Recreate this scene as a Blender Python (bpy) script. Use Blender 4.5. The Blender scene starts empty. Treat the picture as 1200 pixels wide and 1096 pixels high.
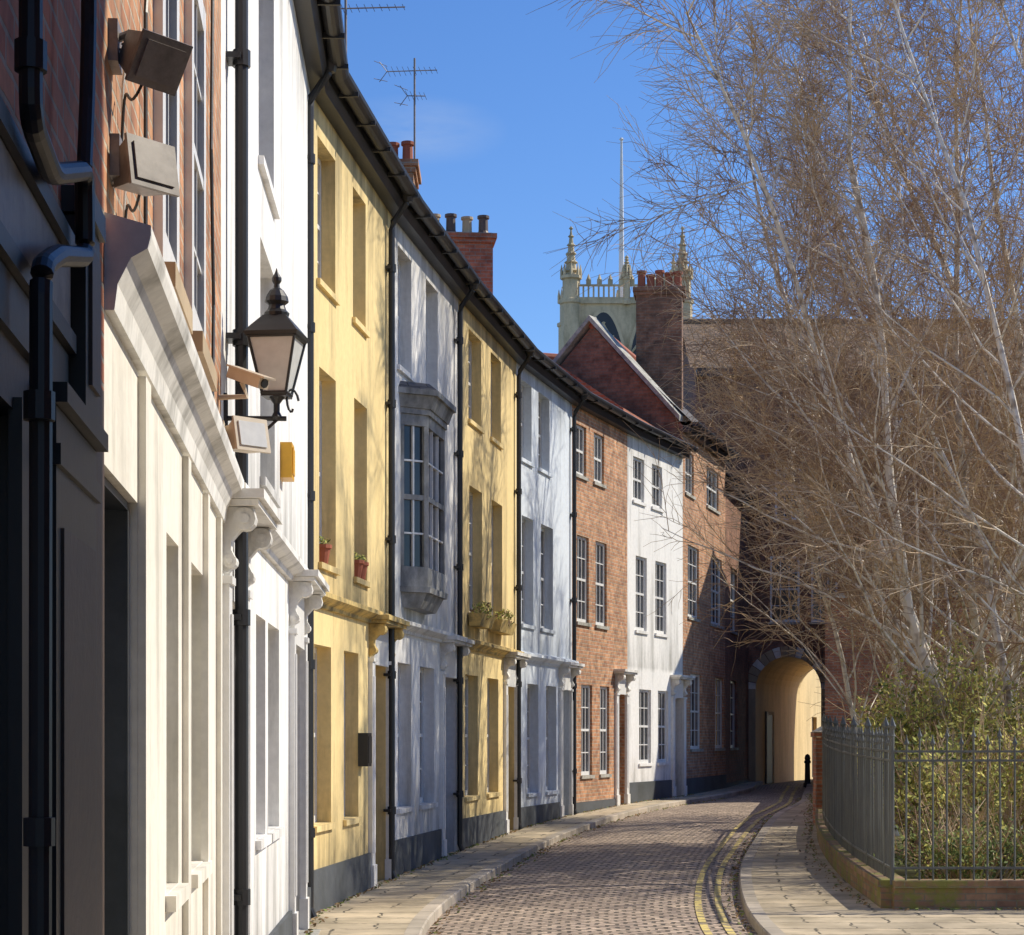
import bpy, math, random
from mathutils import Vector
random.seed(7)
R=random.random
def U(a,b): return a+(b-a)*random.random()
scene=bpy.context.scene
EYE=2.0
FOC=2350.0   # focal length of survey photo in px

# ------------------------------------------------------------ materials
def base(name):
    m=bpy.data.materials.new(name); m.use_nodes=True
    nt=m.node_tree; b=nt.nodes['Principled BSDF']
    return m,nt,b
def N(nt,t,**k):
    n=nt.nodes.new(t)
    for a,v in k.items(): setattr(n,a,v)
    return n
def ramp(nt,src,p0,p1,c0=(0,0,0,1),c1=(1,1,1,1)):
    r=N(nt,'ShaderNodeValToRGB'); e=r.color_ramp.elements
    e[0].position=p0;e[1].position=p1;e[0].color=c0;e[1].color=c1
    nt.links.new(src,r.inputs[0]); return r.outputs[0]
def noise(nt,vec,scale,detail=5,rough=.6,mscale=(1,1,1)):
    mp=N(nt,'ShaderNodeMapping'); mp.inputs['Scale'].default_value=mscale
    nt.links.new(vec,mp.inputs[0])
    n=N(nt,'ShaderNodeTexNoise'); n.inputs['Scale'].default_value=scale
    n.inputs['Detail'].default_value=detail; n.inputs['Roughness'].default_value=rough
    nt.links.new(mp.outputs[0],n.inputs['Vector']); return n.outputs[0]
def mix(nt,f,a,b,mode='MIX'):
    m=N(nt,'ShaderNodeMixRGB',blend_type=mode)
    for i,x in zip((0,1,2),(f,a,b)):
        if hasattr(x,'links'): nt.links.new(x,m.inputs[i])
        elif i==0: m.inputs[0].default_value=x
        else: m.inputs[i].default_value=(*x,1)
    return m.outputs[0]
def math_(nt,op,a,b,clamp=False):
    n=N(nt,'ShaderNodeMath',operation=op,use_clamp=clamp)
    for i,x in enumerate((a,b)):
        if hasattr(x,'links'): nt.links.new(x,n.inputs[i])
        else: n.inputs[i].default_value=x
    return n.outputs[0]
def mrange(nt,v,a,b):
    n=N(nt,'ShaderNodeMapRange'); nt.links.new(v,n.inputs[0]); n.inputs[1].default_value=a; n.inputs[2].default_value=b; return n.outputs[0]
def bumpn(nt,b,h,strength,dist=.01):
    n=N(nt,'ShaderNodeBump'); n.inputs['Strength'].default_value=strength; n.inputs['Distance'].default_value=dist
    nt.links.new(h,n.inputs['Height']); nt.links.new(n.outputs[0],b.inputs['Normal'])
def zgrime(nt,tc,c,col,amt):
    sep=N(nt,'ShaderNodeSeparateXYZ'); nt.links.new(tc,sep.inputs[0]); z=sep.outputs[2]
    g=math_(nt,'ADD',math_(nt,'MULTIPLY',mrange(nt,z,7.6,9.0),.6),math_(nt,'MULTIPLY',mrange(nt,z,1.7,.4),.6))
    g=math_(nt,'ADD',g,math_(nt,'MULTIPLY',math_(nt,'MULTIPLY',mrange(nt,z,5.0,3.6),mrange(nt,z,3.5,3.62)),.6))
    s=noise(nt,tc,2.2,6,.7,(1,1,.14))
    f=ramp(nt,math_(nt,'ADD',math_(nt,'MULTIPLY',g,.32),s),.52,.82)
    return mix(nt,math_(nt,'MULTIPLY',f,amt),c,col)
def mk(name,col,rough=.75,dirt=None,damt=.6,scale=1.5,streak=.25,bump=.25,bs=25,metal=0,lo=.42,hi=.7,zg_=None):
    m,nt,b=base(name)
    tc=N(nt,'ShaderNodeTexCoord').outputs['Object']
    if dirt is None: dirt=tuple(c*.45 for c in col)
    n1=noise(nt,tc,scale,6,.65,(1,1,streak)); n2=noise(nt,tc,scale*9,3,.6)
    f=ramp(nt,n1,lo,hi)
    c=mix(nt,math_(nt,'MULTIPLY',f,damt),col,dirt)
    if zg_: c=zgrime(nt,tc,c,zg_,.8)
    v=ramp(nt,n2,.3,.7,(.88,.88,.88,1),(1,1,1,1))
    c=mix(nt,1.0,c,v,'MULTIPLY')
    nt.links.new(c,b.inputs['Base Color'])
    b.inputs['Roughness'].default_value=rough; b.inputs['Metallic'].default_value=metal
    if bump: bumpn(nt,b,noise(nt,tc,bs,4),bump,.008)
    return m
def simple(name,c1,c2,scale=1.5,lo=.4,hi=.6,rough=.8):
    m,nt,b=base(name); tc=N(nt,'ShaderNodeTexCoord').outputs['Object']
    c=mix(nt,ramp(nt,noise(nt,tc,scale,1),lo,hi),c1,c2); nt.links.new(c,b.inputs['Base Color']); b.inputs['Roughness'].default_value=rough
    b.inputs['Specular IOR Level'].default_value=.3
    return m
def brick(name,c1,c2,mortar,w=.225,h=.075,ms=.009,dirt=(.05,.04,.035),damt=.5,bump=.6,rough=.85,off=.5,sc=.8,moss=None,var=(.7,1.15),bd=.01,wob=.25,mlo=.5):
    m,nt,b=base(name)
    uv=N(nt,'ShaderNodeTexCoord').outputs['UV']; ob=nt.nodes['Texture Coordinate'].outputs['Object']
    t=N(nt,'ShaderNodeTexBrick'); t.offset=off
    t.inputs['Scale'].default_value=1; t.inputs['Brick Width'].default_value=w; t.inputs['Row Height'].default_value=h
    t.inputs['Mortar Size'].default_value=ms; t.inputs['Mortar Smooth'].default_value=.3
    t.inputs['Color1'].default_value=(*c1,1);t.inputs['Color2'].default_value=(*c2,1);t.inputs['Mortar'].default_value=(*mortar,1)
    nz=noise(nt,uv,6,2)
    vm=N(nt,'ShaderNodeVectorMath',operation='SCALE'); 
    cmb=N(nt,'ShaderNodeCombineXYZ'); nt.links.new(nz,cmb.inputs[0]); nt.links.new(nz,cmb.inputs[1])
    nt.links.new(cmb.outputs[0],vm.inputs[0]); vm.inputs['Scale'].default_value=h*wob
    va=N(nt,'ShaderNodeVectorMath',operation='ADD'); nt.links.new(uv,va.inputs[0]); nt.links.new(vm.outputs[0],va.inputs[1])
    nt.links.new(va.outputs[0],t.inputs['Vector'])
    c=t.outputs['Color']
    n2=noise(nt,ob,1/w*1.1,3,.7)
    v=ramp(nt,n2,.3,.72,(var[0],)*3+(1,),(var[1],)*3+(1,))
    c=mix(nt,1.0,c,v,'MULTIPLY')
    n1=noise(nt,ob,sc,6,.65)
    f=ramp(nt,n1,.45,.72)
    c=mix(nt,math_(nt,'MULTIPLY',f,damt),c,dirt)
    if moss:
        c=mix(nt,ramp(nt,noise(nt,ob,2.3,6,.7),mlo,mlo+.12),c,moss)
    nt.links.new(c,b.inputs['Base Color']); b.inputs['Roughness'].default_value=rough
    ad=math_(nt,'SUBTRACT',n2,t.outputs['Fac'])
    bumpn(nt,b,ad,bump,bd)
    return m
M={}
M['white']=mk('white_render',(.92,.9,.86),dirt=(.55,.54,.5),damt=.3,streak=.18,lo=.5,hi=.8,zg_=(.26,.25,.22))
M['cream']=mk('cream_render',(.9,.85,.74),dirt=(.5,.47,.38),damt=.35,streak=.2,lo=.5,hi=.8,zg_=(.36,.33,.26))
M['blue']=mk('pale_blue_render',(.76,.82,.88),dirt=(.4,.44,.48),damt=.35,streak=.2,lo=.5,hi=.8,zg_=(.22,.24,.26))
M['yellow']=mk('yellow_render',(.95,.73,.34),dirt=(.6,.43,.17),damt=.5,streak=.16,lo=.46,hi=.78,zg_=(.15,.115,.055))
M['yellowtrim']=mk('yellow_trim',(.76,.55,.2),dirt=(.12,.1,.06),damt=.85,streak=1,lo=.42,hi=.62,scale=3)
M['whitetrim']=mk('white_trim',(.84,.82,.77),dirt=(.2,.19,.16),damt=.75,streak=.5,lo=.47,hi=.7,scale=2.5)
M['gloss']=mk('white_gloss_paint',(.86,.85,.82),rough=.4,damt=.15,bump=.05)
M['grey']=mk('grey_weathered_paint',(.36,.36,.35),dirt=(.07,.07,.065),damt=.85,scale=3,streak=.5)
M['black']=mk('black_paint',(.018,.018,.02),rough=.42,dirt=(.05,.05,.05),damt=.5,bump=.1)
M['brown']=mk('dark_brown_paint',(.11,.07,.05),rough=.5,damt=.5)
M['plinth']=mk('dark_plinth',(.09,.1,.11),dirt=(.04,.045,.04),damt=.7,streak=1)
M['sill']=mk('stone_sill',(.5,.48,.42),dirt=(.12,.12,.09),damt=.8,streak=1,scale=4)
M['stone']=mk('church_stone',(.74,.6,.38),dirt=(.22,.19,.1),damt=.9,streak=.4,scale=.6)
M['terra']=mk('terracotta',(.42,.12,.06),damt=.5)
M['pot']=mk('buff_pot',(.55,.42,.26),damt=.6)
M['concrete']=mk('beige_metal',(.66,.56,.42),rough=.5,damt=.4,bump=.05)
M['camgrey']=mk('grey_metal_housing',(.3,.26,.23),rough=.45,dirt=(.1,.08,.07),damt=.7,bump=.05,scale=9,streak=1)
M['yel_line']=mk('yellow_line_paint',(.76,.6,.2),dirt=(.26,.21,.15),damt=.95,streak=1,scale=5,lo=.44,hi=.6)
M['kerb']=brick('kerb_stone',(.56,.48,.38),(.44,.38,.3),(.08,.08,.06),w=.9,h=.4,ms=.012,damt=.4,dirt=(.18,.16,.11))
M['brick_red']=brick('red_brick',(.44,.14,.07),(.52,.21,.11),(.36,.3,.24),var=(.55,1.25))
M['brick_orange']=brick('orange_brick',(.66,.34,.17),(.46,.2,.1),(.52,.44,.33),dirt=(.1,.07,.05),damt=.45,var=(.5,1.3))
M['brick_dark']=brick('sooty_brick',(.28,.12,.07),(.38,.18,.11),(.24,.18,.13),damt=.5,var=(.5,1.3))
M['brick_brown']=brick('brown_brick',(.34,.17,.095),(.25,.13,.08),(.27,.2,.14),dirt=(.1,.07,.045),damt=.6,var=(.45,1.35))
M['brick_plinth']=brick('mossy_brick',(.44,.27,.16),(.32,.17,.1),(.28,.24,.17),moss=(.22,.22,.05),damt=.6,mlo=.46)
M['setts']=brick('granite_setts',(.62,.48,.36),(.42,.32,.25),(.11,.09,.065),w=.2,h=.17,ms=.024,dirt=(.24,.185,.14),damt=.6,bump=1.0,rough=.7,var=(.5,1.35),bd=.03,wob=.6,sc=.6)
M['flags']=brick('flagstones',(.64,.52,.35),(.48,.4,.28),(.1,.085,.06),w=.85,h=.58,ms=.016,dirt=(.23,.19,.12),damt=.8,bump=.4,sc=1.2,var=(.7,1.15),moss=None)
M['slate']=brick('slate_roof',(.12,.115,.12),(.17,.16,.155),(.05,.05,.05),w=.3,h=.2,ms=.01,damt=.4)
M['browntile']=brick('brown_roof_tile',(.34,.22,.13),(.25,.16,.1),(.1,.07,.05),w=.28,h=.17,ms=.016,dirt=(.12,.09,.06),damt=.65,var=(.5,1.35))
M['pantile']=brick('red_pantile',(.54,.18,.08),(.42,.13,.06),(.12,.045,.03),w=.24,h=.3,ms=.03,off=0,damt=.45)
M['soil']=mk('garden_soil',(.17,.18,.05),dirt=(.1,.075,.03),damt=.9,streak=1,scale=2,bump=.8)
M['ground']=mk('ground_asphalt',(.1,.1,.09),streak=1)
M['rail']=mk('grey_green_iron',(.11,.12,.115),rough=.55,dirt=(.2,.21,.19),damt=.7,scale=8)
M['arch']=mk('passage_render',(.86,.66,.34),dirt=(.42,.31,.14),damt=.5)
M['bark']=simple('birch_bark',(.86,.79,.67),(.38,.3,.22),6,.5,.68)
M['twig']=simple('birch_twig',(.64,.48,.3),(.34,.22,.14),1.2,.42,.62)
M['leaf']=simple('shrub_leaf',(.68,.6,.15),(.42,.43,.09),3)
M['leaf2']=simple('dark_leaf',(.24,.28,.07),(.11,.15,.04),3)
M['litter']=simple('dead_leaf',(.34,.22,.1),(.18,.11,.05),8)
M['door_dark']=mk('dark_door',(.03,.035,.045),rough=.4,bump=.05)
M['lampglass']=mk('frosted_lamp_glass',(.76,.77,.74),rough=.15,damt=.15,bump=0)
M['alarm']=mk('yellow_alarm_plastic',(.8,.42,.03),rough=.4,damt=.1,bump=0)
def glassmat(name,c):
    m,nt,b=base(name)
    tc=N(nt,'ShaderNodeTexCoord').outputs['Object']
    col=mix(nt,ramp(nt,noise(nt,tc,.9,2),.4,.6),c,tuple(x*2.2+.01 for x in c))
    nt.links.new(col,b.inputs['Base Color']); b.inputs['Roughness'].default_value=.06
    bumpn(nt,b,noise(nt,tc,2.5,1),.12,.02)
    return m
M['glass']=glassmat('window_glass',(.018,.022,.028))
M['blind']=glassmat('window_glass_over_blind',(.2,.2,.18))

# ------------------------------------------------------------ mesh builder
class MB:
    def __init__(s): s.v=[];s.f=[];s.m=[];s.mats=[]
    def mi(s,k):
        if k not in s.mats: s.mats.append(k)
        return s.mats.index(k)
    def poly(s,pts,mat):
        i=len(s.v); s.v+= [tuple(p) for p in pts]; s.f.append(tuple(range(i,i+len(pts)))); s.m.append(s.mi(mat))
    def prism(s,bot,top,mat,caps=True):
        n=len(bot)
        i=len(s.v); s.v+=[tuple(p) for p in bot]+[tuple(p) for p in top]; k=s.mi(mat)
        for a in range(n):
            b=(a+1)%n; s.f.append((i+a,i+b,i+n+b,i+n+a)); s.m.append(k)
        if caps:
            s.f.append(tuple(i+a for a in reversed(range(n)))); s.f.append(tuple(i+n+a for a in range(n))); s.m+= [k,k]
    def box(s,x1,x2,y1,y2,z1,z2,mat,T=None):
        T=T or (lambda x,y,z:(x,y,z))
        s.prism([T(x1,y1,z1),T(x2,y1,z1),T(x2,y2,z1),T(x1,y2,z1)],[T(x1,y1,z2),T(x2,y1,z2),T(x2,y2,z2),T(x1,y2,z2)],mat)
    def tube(s,path,r,mat,n=8,caps=True):
        path=[Vector(p) for p in path]; k=s.mi(mat); i0=len(s.v)
        rs=r if isinstance(r,(list,tuple)) else [r]*len(path)
        for j,p in enumerate(path):
            d=(path[min(j+1,len(path)-1)]-path[max(j-1,0)]).normalized()
            a=d.orthogonal() if abs(d.z)>.9 else d.cross(Vector((0,0,1)))
            if abs(d.z)>.9: a=Vector((1,0,0))-d*d.x
            a.normalize(); b=d.cross(a)
            for q in range(n):
                t=2*math.pi*q/n; s.v.append(tuple(p+(a*math.cos(t)+b*math.sin(t))*rs[j]))
        for j in range(len(path)-1):
            for q in range(n):
                q2=(q+1)%n; s.f.append((i0+j*n+q,i0+j*n+q2,i0+(j+1)*n+q2,i0+(j+1)*n+q)); s.m.append(k)
        if caps:
            s.f.append(tuple(i0+q for q in range(n))); s.m.append(k)
            e=i0+(len(path)-1)*n; s.f.append(tuple(e+q for q in range(n))); s.m.append(k)
    def lathe(s,c,prof,mat,n=12,rot=0):
        k=s.mi(mat); i0=len(s.v)
        for r,z in prof:
            for q in range(n):
                t=2*math.pi*q/n+rot; s.v.append((c[0]+r*math.cos(t),c[1]+r*math.sin(t),c[2]+z))
        for j in range(len(prof)-1):
            for q in range(n):
                q2=(q+1)%n; s.f.append((i0+j*n+q,i0+j*n+q2,i0+(j+1)*n+q2,i0+(j+1)*n+q)); s.m.append(k)
        s.f.append(tuple(i0+q for q in range(n))); e=i0+(len(prof)-1)*n
        s.f.append(tuple(e+q for q in range(n))); s.m+=[k,k]
    def obj(s,name,parent=None,smooth=False,uv=True,uvs=None):
        me=bpy.data.meshes.new(name); me.from_pydata(s.v,[],s.f); 
        for k in s.mats: me.materials.append(M[k])
        me.polygons.foreach_set('material_index',s.m)
        if smooth: me.polygons.foreach_set('use_smooth',[True]*len(s.f))
        me.update()
        if uvs is not None:
            l=me.uv_layers.new(name='UVMap'); 
            for lp in me.loops: l.data[lp.index].uv=uvs[lp.vertex_index]
        elif uv:
            l=me.uv_layers.new(name='UVMap')
            for p in me.polygons:
                n=p.normal
                if abs(n.z)>.985: t=Vector((1,0,0)); b=Vector((0,1,0))
                else:
                    t=Vector((-n.y,n.x,0)).normalized(); b=n.cross(t)
                    if b.z<0: b=-b
                for li in p.loop_indices:
                    c=me.vertices[me.loops[li].vertex_index].co
                    l.data[li].uv=(c.dot(t),c.dot(b))
        o=bpy.data.objects.new(name,me); scene.collection.objects.link(o)
        if parent: o.parent=parent
        return o
def empty(name):
    e=bpy.data.objects.new(name,None); scene.collection.objects.link(e); return e

# ------------------------------------------------------------ curves of the street
def interp(tab):
    def f(d):
        if d<=tab[0][0]:
            a,b=tab[0],tab[1]; return a[1]+(b[1]-a[1])/(b[0]-a[0])*(d-a[0])
        if d>=tab[-1][0]:
            a,b=tab[-2],tab[-1]; return b[1]+(b[1]-a[1])/(b[0]-a[0])*(d-b[0])
        for i in range(len(tab)-1):
            if tab[i][0]<=d<=tab[i+1][0]:
                a,b=tab[i],tab[i+1]; h=b[0]-a[0]; t=(d-a[0])/h
                pa=tab[i-1] if i>0 else a; pb=tab[i+2] if i+2<len(tab) else b
                ma=(b[1]-pa[1])/(b[0]-pa[0]); mb=(pb[1]-a[1])/(pb[0]-a[0])
                return (2*t**3-3*t*t+1)*a[1]+(t**3-2*t*t+t)*h*ma+(-2*t**3+3*t*t)*b[1]+(t**3-t*t)*h*mb
    return f
zg=interp([(-50,0),(10,0),(20,0.0),(26,.05),(31,.12),(35,.18),(41,.3),(47,.42),(55,.5),(62,.55),(80,.56),(100,.56)])
kL=interp([(-12,.9),(0,.45),(6,-.05),(12,-.55),(17,-.82),(21.3,-.85),(26,-.44),(34.5,.75),(40.8,2.1),(45.2,3.45),(49.2,4.95),(55,6.55),(61,7.65),(68,10.1),(80,14.3)])
kR=interp([(-12,4.2),(0,3.3),(12,2.6),(17,2.45),(21.3,2.54),(26,2.95),(30.6,3.56),(40.8,5.3),(46.7,6.7),(51,7.4),(55,8.05),(61,9.15),(68,11.6),(80,15.8)])
fenceX=interp([(22,4.17),(26,4.42),(30,4.8),(34,5.3),(37.7,5.86),(42,6.5),(47,7.25),(51,7.84),(61,9.45)])
nodes=[(-6,-.2),(6.1,-1.24),(12.2,-1.77),(21.3,-2.14),(26.4,-1.57),(31.3,-.84),(36.6,.08),(41.2,1.23),(45.2,2.6),(49.2,4.19),(55,5.85),(61,7.2)]
NP=[Vector((x,d,0)) for d,x in nodes]
def segn(i):
    t=(NP[i+1]-NP[i]).normalized(); return Vector((t.y,-t.x,0))
NN=[]
for i in range(len(NP)):
    if i==0: n=segn(0)
    elif i==len(NP)-1: n=segn(i-1)
    else:
        a,b=segn(i-1),segn(i); n=(a+b).normalized(); n=n/ n.dot(a)
    NN.append(n)
class Fr:   # facade frame of house i
    def __init__(s,i):
        s.i=i; s.o=NP[i]; s.L=(NP[i+1]-NP[i]).length; s.t=(NP[i+1]-NP[i]).normalized(); s.n=segn(i)
    def __call__(s,u,w,z):
        p=s.o+s.t*u+s.n*w; return (p.x,p.y,z)
    def u(s,x,w=0):   # surveyed bearing -> metres along this facade
        k=(x-600)/FOC; o=s.o+s.n*w
        return (k*o.y-o.x)/(s.t.x-k*s.t.y)
def node_pt(i,w,z):
    p=NP[i]+NN[i]*w; return (p.x,p.y,z)
def sweep(mb,i,prof,mat,caps=True):
    mb.prism([node_pt(i,w,z) for w,z in prof],[node_pt(i+1,w,z) for w,z in prof],mat,caps)

# ------------------------------------------------------------ house parts
def window(mb,T,u1,u2,z1,z2,rev,frame='gloss',cols=2,rows=4,glass='glass',sill='sill',bar=.022,fw=.06):
    w=-rev
    mb.poly([T(u1-.02,w-.035,z1-.02),T(u2+.02,w-.035,z1-.02),T(u2+.02,w-.035,z2+.02),T(u1-.02,w-.035,z2+.02)],glass)
    mb.box(u1-.03,u1+fw,w-.06,w-.002,z1-.03,z2+.03,frame,T)
    mb.box(u2-fw,u2+.03,w-.06,w-.002,z1-.03,z2+.03,frame,T)
    mb.box(u1+fw,u2-fw,w-.06,w-.004,z1-.03,z1+fw*1.3,frame,T)
    mb.box(u1+fw,u2-fw,w-.06,w-.004,z2-fw,z2+.03,frame,T)
    zm=(z1+z2)/2
    mb.box(u1+fw,u2-fw,w-.05,w-.006,zm-.025,zm+.025,frame,T)
    a,b=u1+fw,u2-fw
    for c in range(1,cols):
        x=a+(b-a)*c/cols; mb.box(x-bar/2,x+bar/2,w-.045,w-.014,z1+fw,z2-fw,frame,T)
    for r in range(1,rows):
        z=z1+(z2-z1)*r/rows
        if abs(z-zm)>.05: mb.box(a,b,w-.045,w-.016,z-bar/2,z+bar/2,frame,T)
    if sill: mb.box(u1-.06,u2+.06,-.02,.045,z1-.07,z1-.004,sill,T)
def wall(mb,T,L,z0,z1,ops,mat,rev,revmat=None,lower=None,zl=None,sillm=None):
    us=sorted({0,L}|{o[0] for o in ops}|{o[1] for o in ops}); zs=sorted({z0,z1}|{o[2] for o in ops}|{o[3] for o in ops}|({zl} if zl else set()))
    for a,b in zip(us,us[1:]):
        for c,d in zip(zs,zs[1:]):
            mu,mz=(a+b)/2,(c+d)/2
            if any(o[0]<mu<o[1] and o[2]<mz<o[3] for o in ops): continue
            mm=lower if (lower and mz<zl) else mat
            mb.poly([T(a,0,c),T(b,0,c),T(b,0,d),T(a,0,d)],mm)
    for o in ops:
        a,b,c,d=o[:4]; r=o[4] if len(o)>4 else rev; rm=revmat or ((lower if lower and c<zl else mat))
        if r<=0: continue
        mb.poly([T(a,0,c),T(a,-r,c),T(a,-r,d),T(a,0,d)],rm)
        mb.poly([T(b,0,c),T(b,0,d),T(b,-r,d),T(b,-r,c)],rm)
        mb.poly([T(a,0,d),T(a,-r,d),T(b,-r,d),T(b,0,d)],rm)
        mb.poly([T(a,0,c),T(b,0,c),T(b,-r,c),T(a,-r,c)],sillm or 'sill')
def console(mb,T,u,z,mat,k=1.0):
    pr=[(0,0),(0,-.55),(.06,-.55),(.11,-.5),(.12,-.43),(.085,-.36),(.09,-.28),(.16,-.2),(.25,-.15),(.29,-.08),(.27,0)]
    pr=[(w*k,z+q*k) for w,q in pr]; h=.085*k
    mb.prism([T(u-h,w,q) for w,q in pr],[T(u+h,w,q) for w,q in pr],mat)
    for (w,q,r) in ((.2,-.1,.095),(.075,-.46,.06)):
        mb.prism([T(u-h-.02,w*k+r*k*math.cos(a*.5236),z+q*k+r*k*math.sin(a*.5236)) for a in range(12)],[T(u+h+.02,w*k+r*k*math.cos(a*.5236),z+q*k+r*k*math.sin(a*.5236)) for a in range(12)],mat)
        mb.prism([T(u-h-.035,w*k+r*k*.45*math.cos(a*.785),z+q*k+r*k*.45*math.sin(a*.785)) for a in range(8)],[T(u+h+.035,w*k+r*k*.45*math.cos(a*.785),z+q*k+r*k*.45*math.sin(a*.785)) for a in range(8)],mat)
def doorcase(mb,T,u1,u2,zb,zt,mat,door='door_dark',rev=.25,k=.72,ztop=3.4,cmat=None):
    w=-rev; cmat=cmat or mat
    mb.box(u1-.02,u2+.02,w-.07,w-.01,zb,zt-.38,door,T)
    n=3
    for c in range(2):
        for r in range(n):
            a=u1+.1+(u2-u1-.2)*c/2+.03; b=u1+.1+(u2-u1-.2)*(c+1)/2-.03
            z0=zb+.15+(zt-.4-zb-.2)*r/n+.04; z1=zb+.15+(zt-.4-zb-.2)*(r+1)/n-.04
            mb.box(a,b,w-.012,w+.012,z0,z1,door,T)
    mb.box(u1,u2,w-.06,w+.02,zt-.38,zt-.32,mat,T)
    mb.poly([T(u1,w-.03,zt-.32),T(u2,w-.03,zt-.32),T(u2,w-.03,zt),T(u1,w-.03,zt)],'glass')
    for a in (u1-.2,u2+.01):
        mb.box(a,a+.19,-.01,.055,zb+.3,ztop-.42,mat,T)
        mb.box(a-.02,a+.21,-.01,.075,zb-.1,zb+.3,mat,T)
        mb.box(a-.015,a+.205,-.01,.075,ztop-.47,ztop-.423,mat,T)
        mb.box(a+.05,a+.14,.055,.068,zb+.45,ztop-.65,mat,T)
        console(mb,T,a+.095,ztop,cmat,k)
    mb.box(u1+.01,u2-.01,-.01,.04,zt+.003,ztop-.003,mat,T)
    mb.box(u1-.24,u2+.24,-.01,.235,ztop+.003,ztop+.04,cmat,T)
    mb.box(u1-.27,u2+.27,-.01,.27,ztop+.043,ztop+.1,cmat,T)
    mb.box(u1-.02,u2+.02,-rev,.2,zb-.3,zb-.003,'sill',T)
def downpipe(parent,T,u,zt,zb,off=.09,r=.042,name='downpipe'):
    mb=MB()
    path=[T(u,.3,zt+.05),T(u,.28,zt-.12),T(u,off+.02,zt-.35),T(u,off,zt-.45),T(u,off,zb+.12),T(u,off+.04,zb+.02)]
    mb.tube(path,r,'black',10)
    z=zb+.9
    while z<zt-.6:
        mb.tube([T(u,off,z-.05),T(u,off,z+.05)],r*1.35,'black',10)
        mb.box(u-.09,u+.09,0.0,off,z-.018,z+.018,'black',T); z+=1.75
    mb.tube([T(u,.3,zt-.1),T(u,.3,zt+.02)],[.06,.1],'black',8)
    mb.obj(name,parent,smooth=False)
def gutter(mb,i,ze):
    sweep(mb,i,[(0,ze-.16),(.16,ze-.16),(.2,ze-.06),(.2,ze-.002),(0,ze-.002)],'black')
    pr=[(.2,ze)]+[(.31+.1*math.cos(math.pi+math.pi*k/8),ze+.06+.1*math.sin(math.pi+math.pi*k/8)) for k in range(9)]+[(.4,ze+.075),(.2,ze+.075)]
    sweep(mb,i,pr,'black')
    F=Fr(i); n=max(2,int(F.L/.9))
    for k in range(n):
        u=(k+.5)*F.L/n; mb.box(u-.015,u+.015,.18,.42,ze-.05,ze-.0,'black',F)
def roof(mb,i,ze,depth,rise,mat,over=.3,ridge=True):
    hw=depth/2
    a,b=node_pt(i,over,ze+.01),node_pt(i+1,over,ze+.01)
    c,d=node_pt(i+1,-hw,ze+rise),node_pt(i,-hw,ze+rise)
    mb.poly([a,b,c,d],mat)
    e,f=node_pt(i+1,-depth,ze),node_pt(i,-depth,ze)
    mb.poly([d,c,e,f],mat)
    if ridge:
        mb.tube([(d[0],d[1],d[2]+.02),(c[0],c[1],c[2]+.02)],.11,'terra',8)
def shell(mb,i,z0,ze,depth,rise,mat,left=False,right=False):
    a,b=node_pt(i,-depth,z0),node_pt(i+1,-depth,z0); mb.poly([a,b,(b[0],b[1],ze),(a[0],a[1],ze)],mat)
    for k,fl in ((i,left),(i+1,right)):
        if fl:
            mb.poly([node_pt(k,0,z0),node_pt(k,-depth,z0),node_pt(k,-depth,ze),node_pt(k,-depth/2,ze+rise),node_pt(k,0,ze)],mat)
def chimney(name,parent,x,y,zb,zt,wx,wy,mat,npots,pot='terra',rot=0,poth=.32,pr=.09):
    mb=MB(); c,s=math.cos(rot),math.sin(rot)
    T=lambda a,b,z:(x+a*c-b*s,y+a*s+b*c,z)
    mb.box(-wx/2,wx/2,-wy/2,wy/2,zb,zt-.22,mat,T)
    mb.box(-wx/2-.04,wx/2+.04,-wy/2-.04,wy/2+.04,zt-.22,zt-.13,mat,T)
    mb.box(-wx/2-.08,wx/2+.08,-wy/2-.08,wy/2+.08,zt-.13,zt-.03,mat,T)
    mb.box(-wx/2+.02,wx/2-.02,-wy/2+.02,wy/2-.02,zt-.03,zt,'sill',T)
    for k in range(npots):
        px=-wx/2+wx*(k+.5)/npots; h=poth*U(.85,1.1)
        p=T(px,U(-.05,.05),zt)
        mb.lathe(p,[(pr*1.15,0),(pr*1.1,.05),(pr*.85,.1),(pr*.8,h*.85),(pr*1.05,h*.87),(pr*1.05,h),(pr*.7,h),(pr*.7,h-.05)],pot if R()<.8 else 'brown',12)
    return mb.obj(name,parent)

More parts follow.
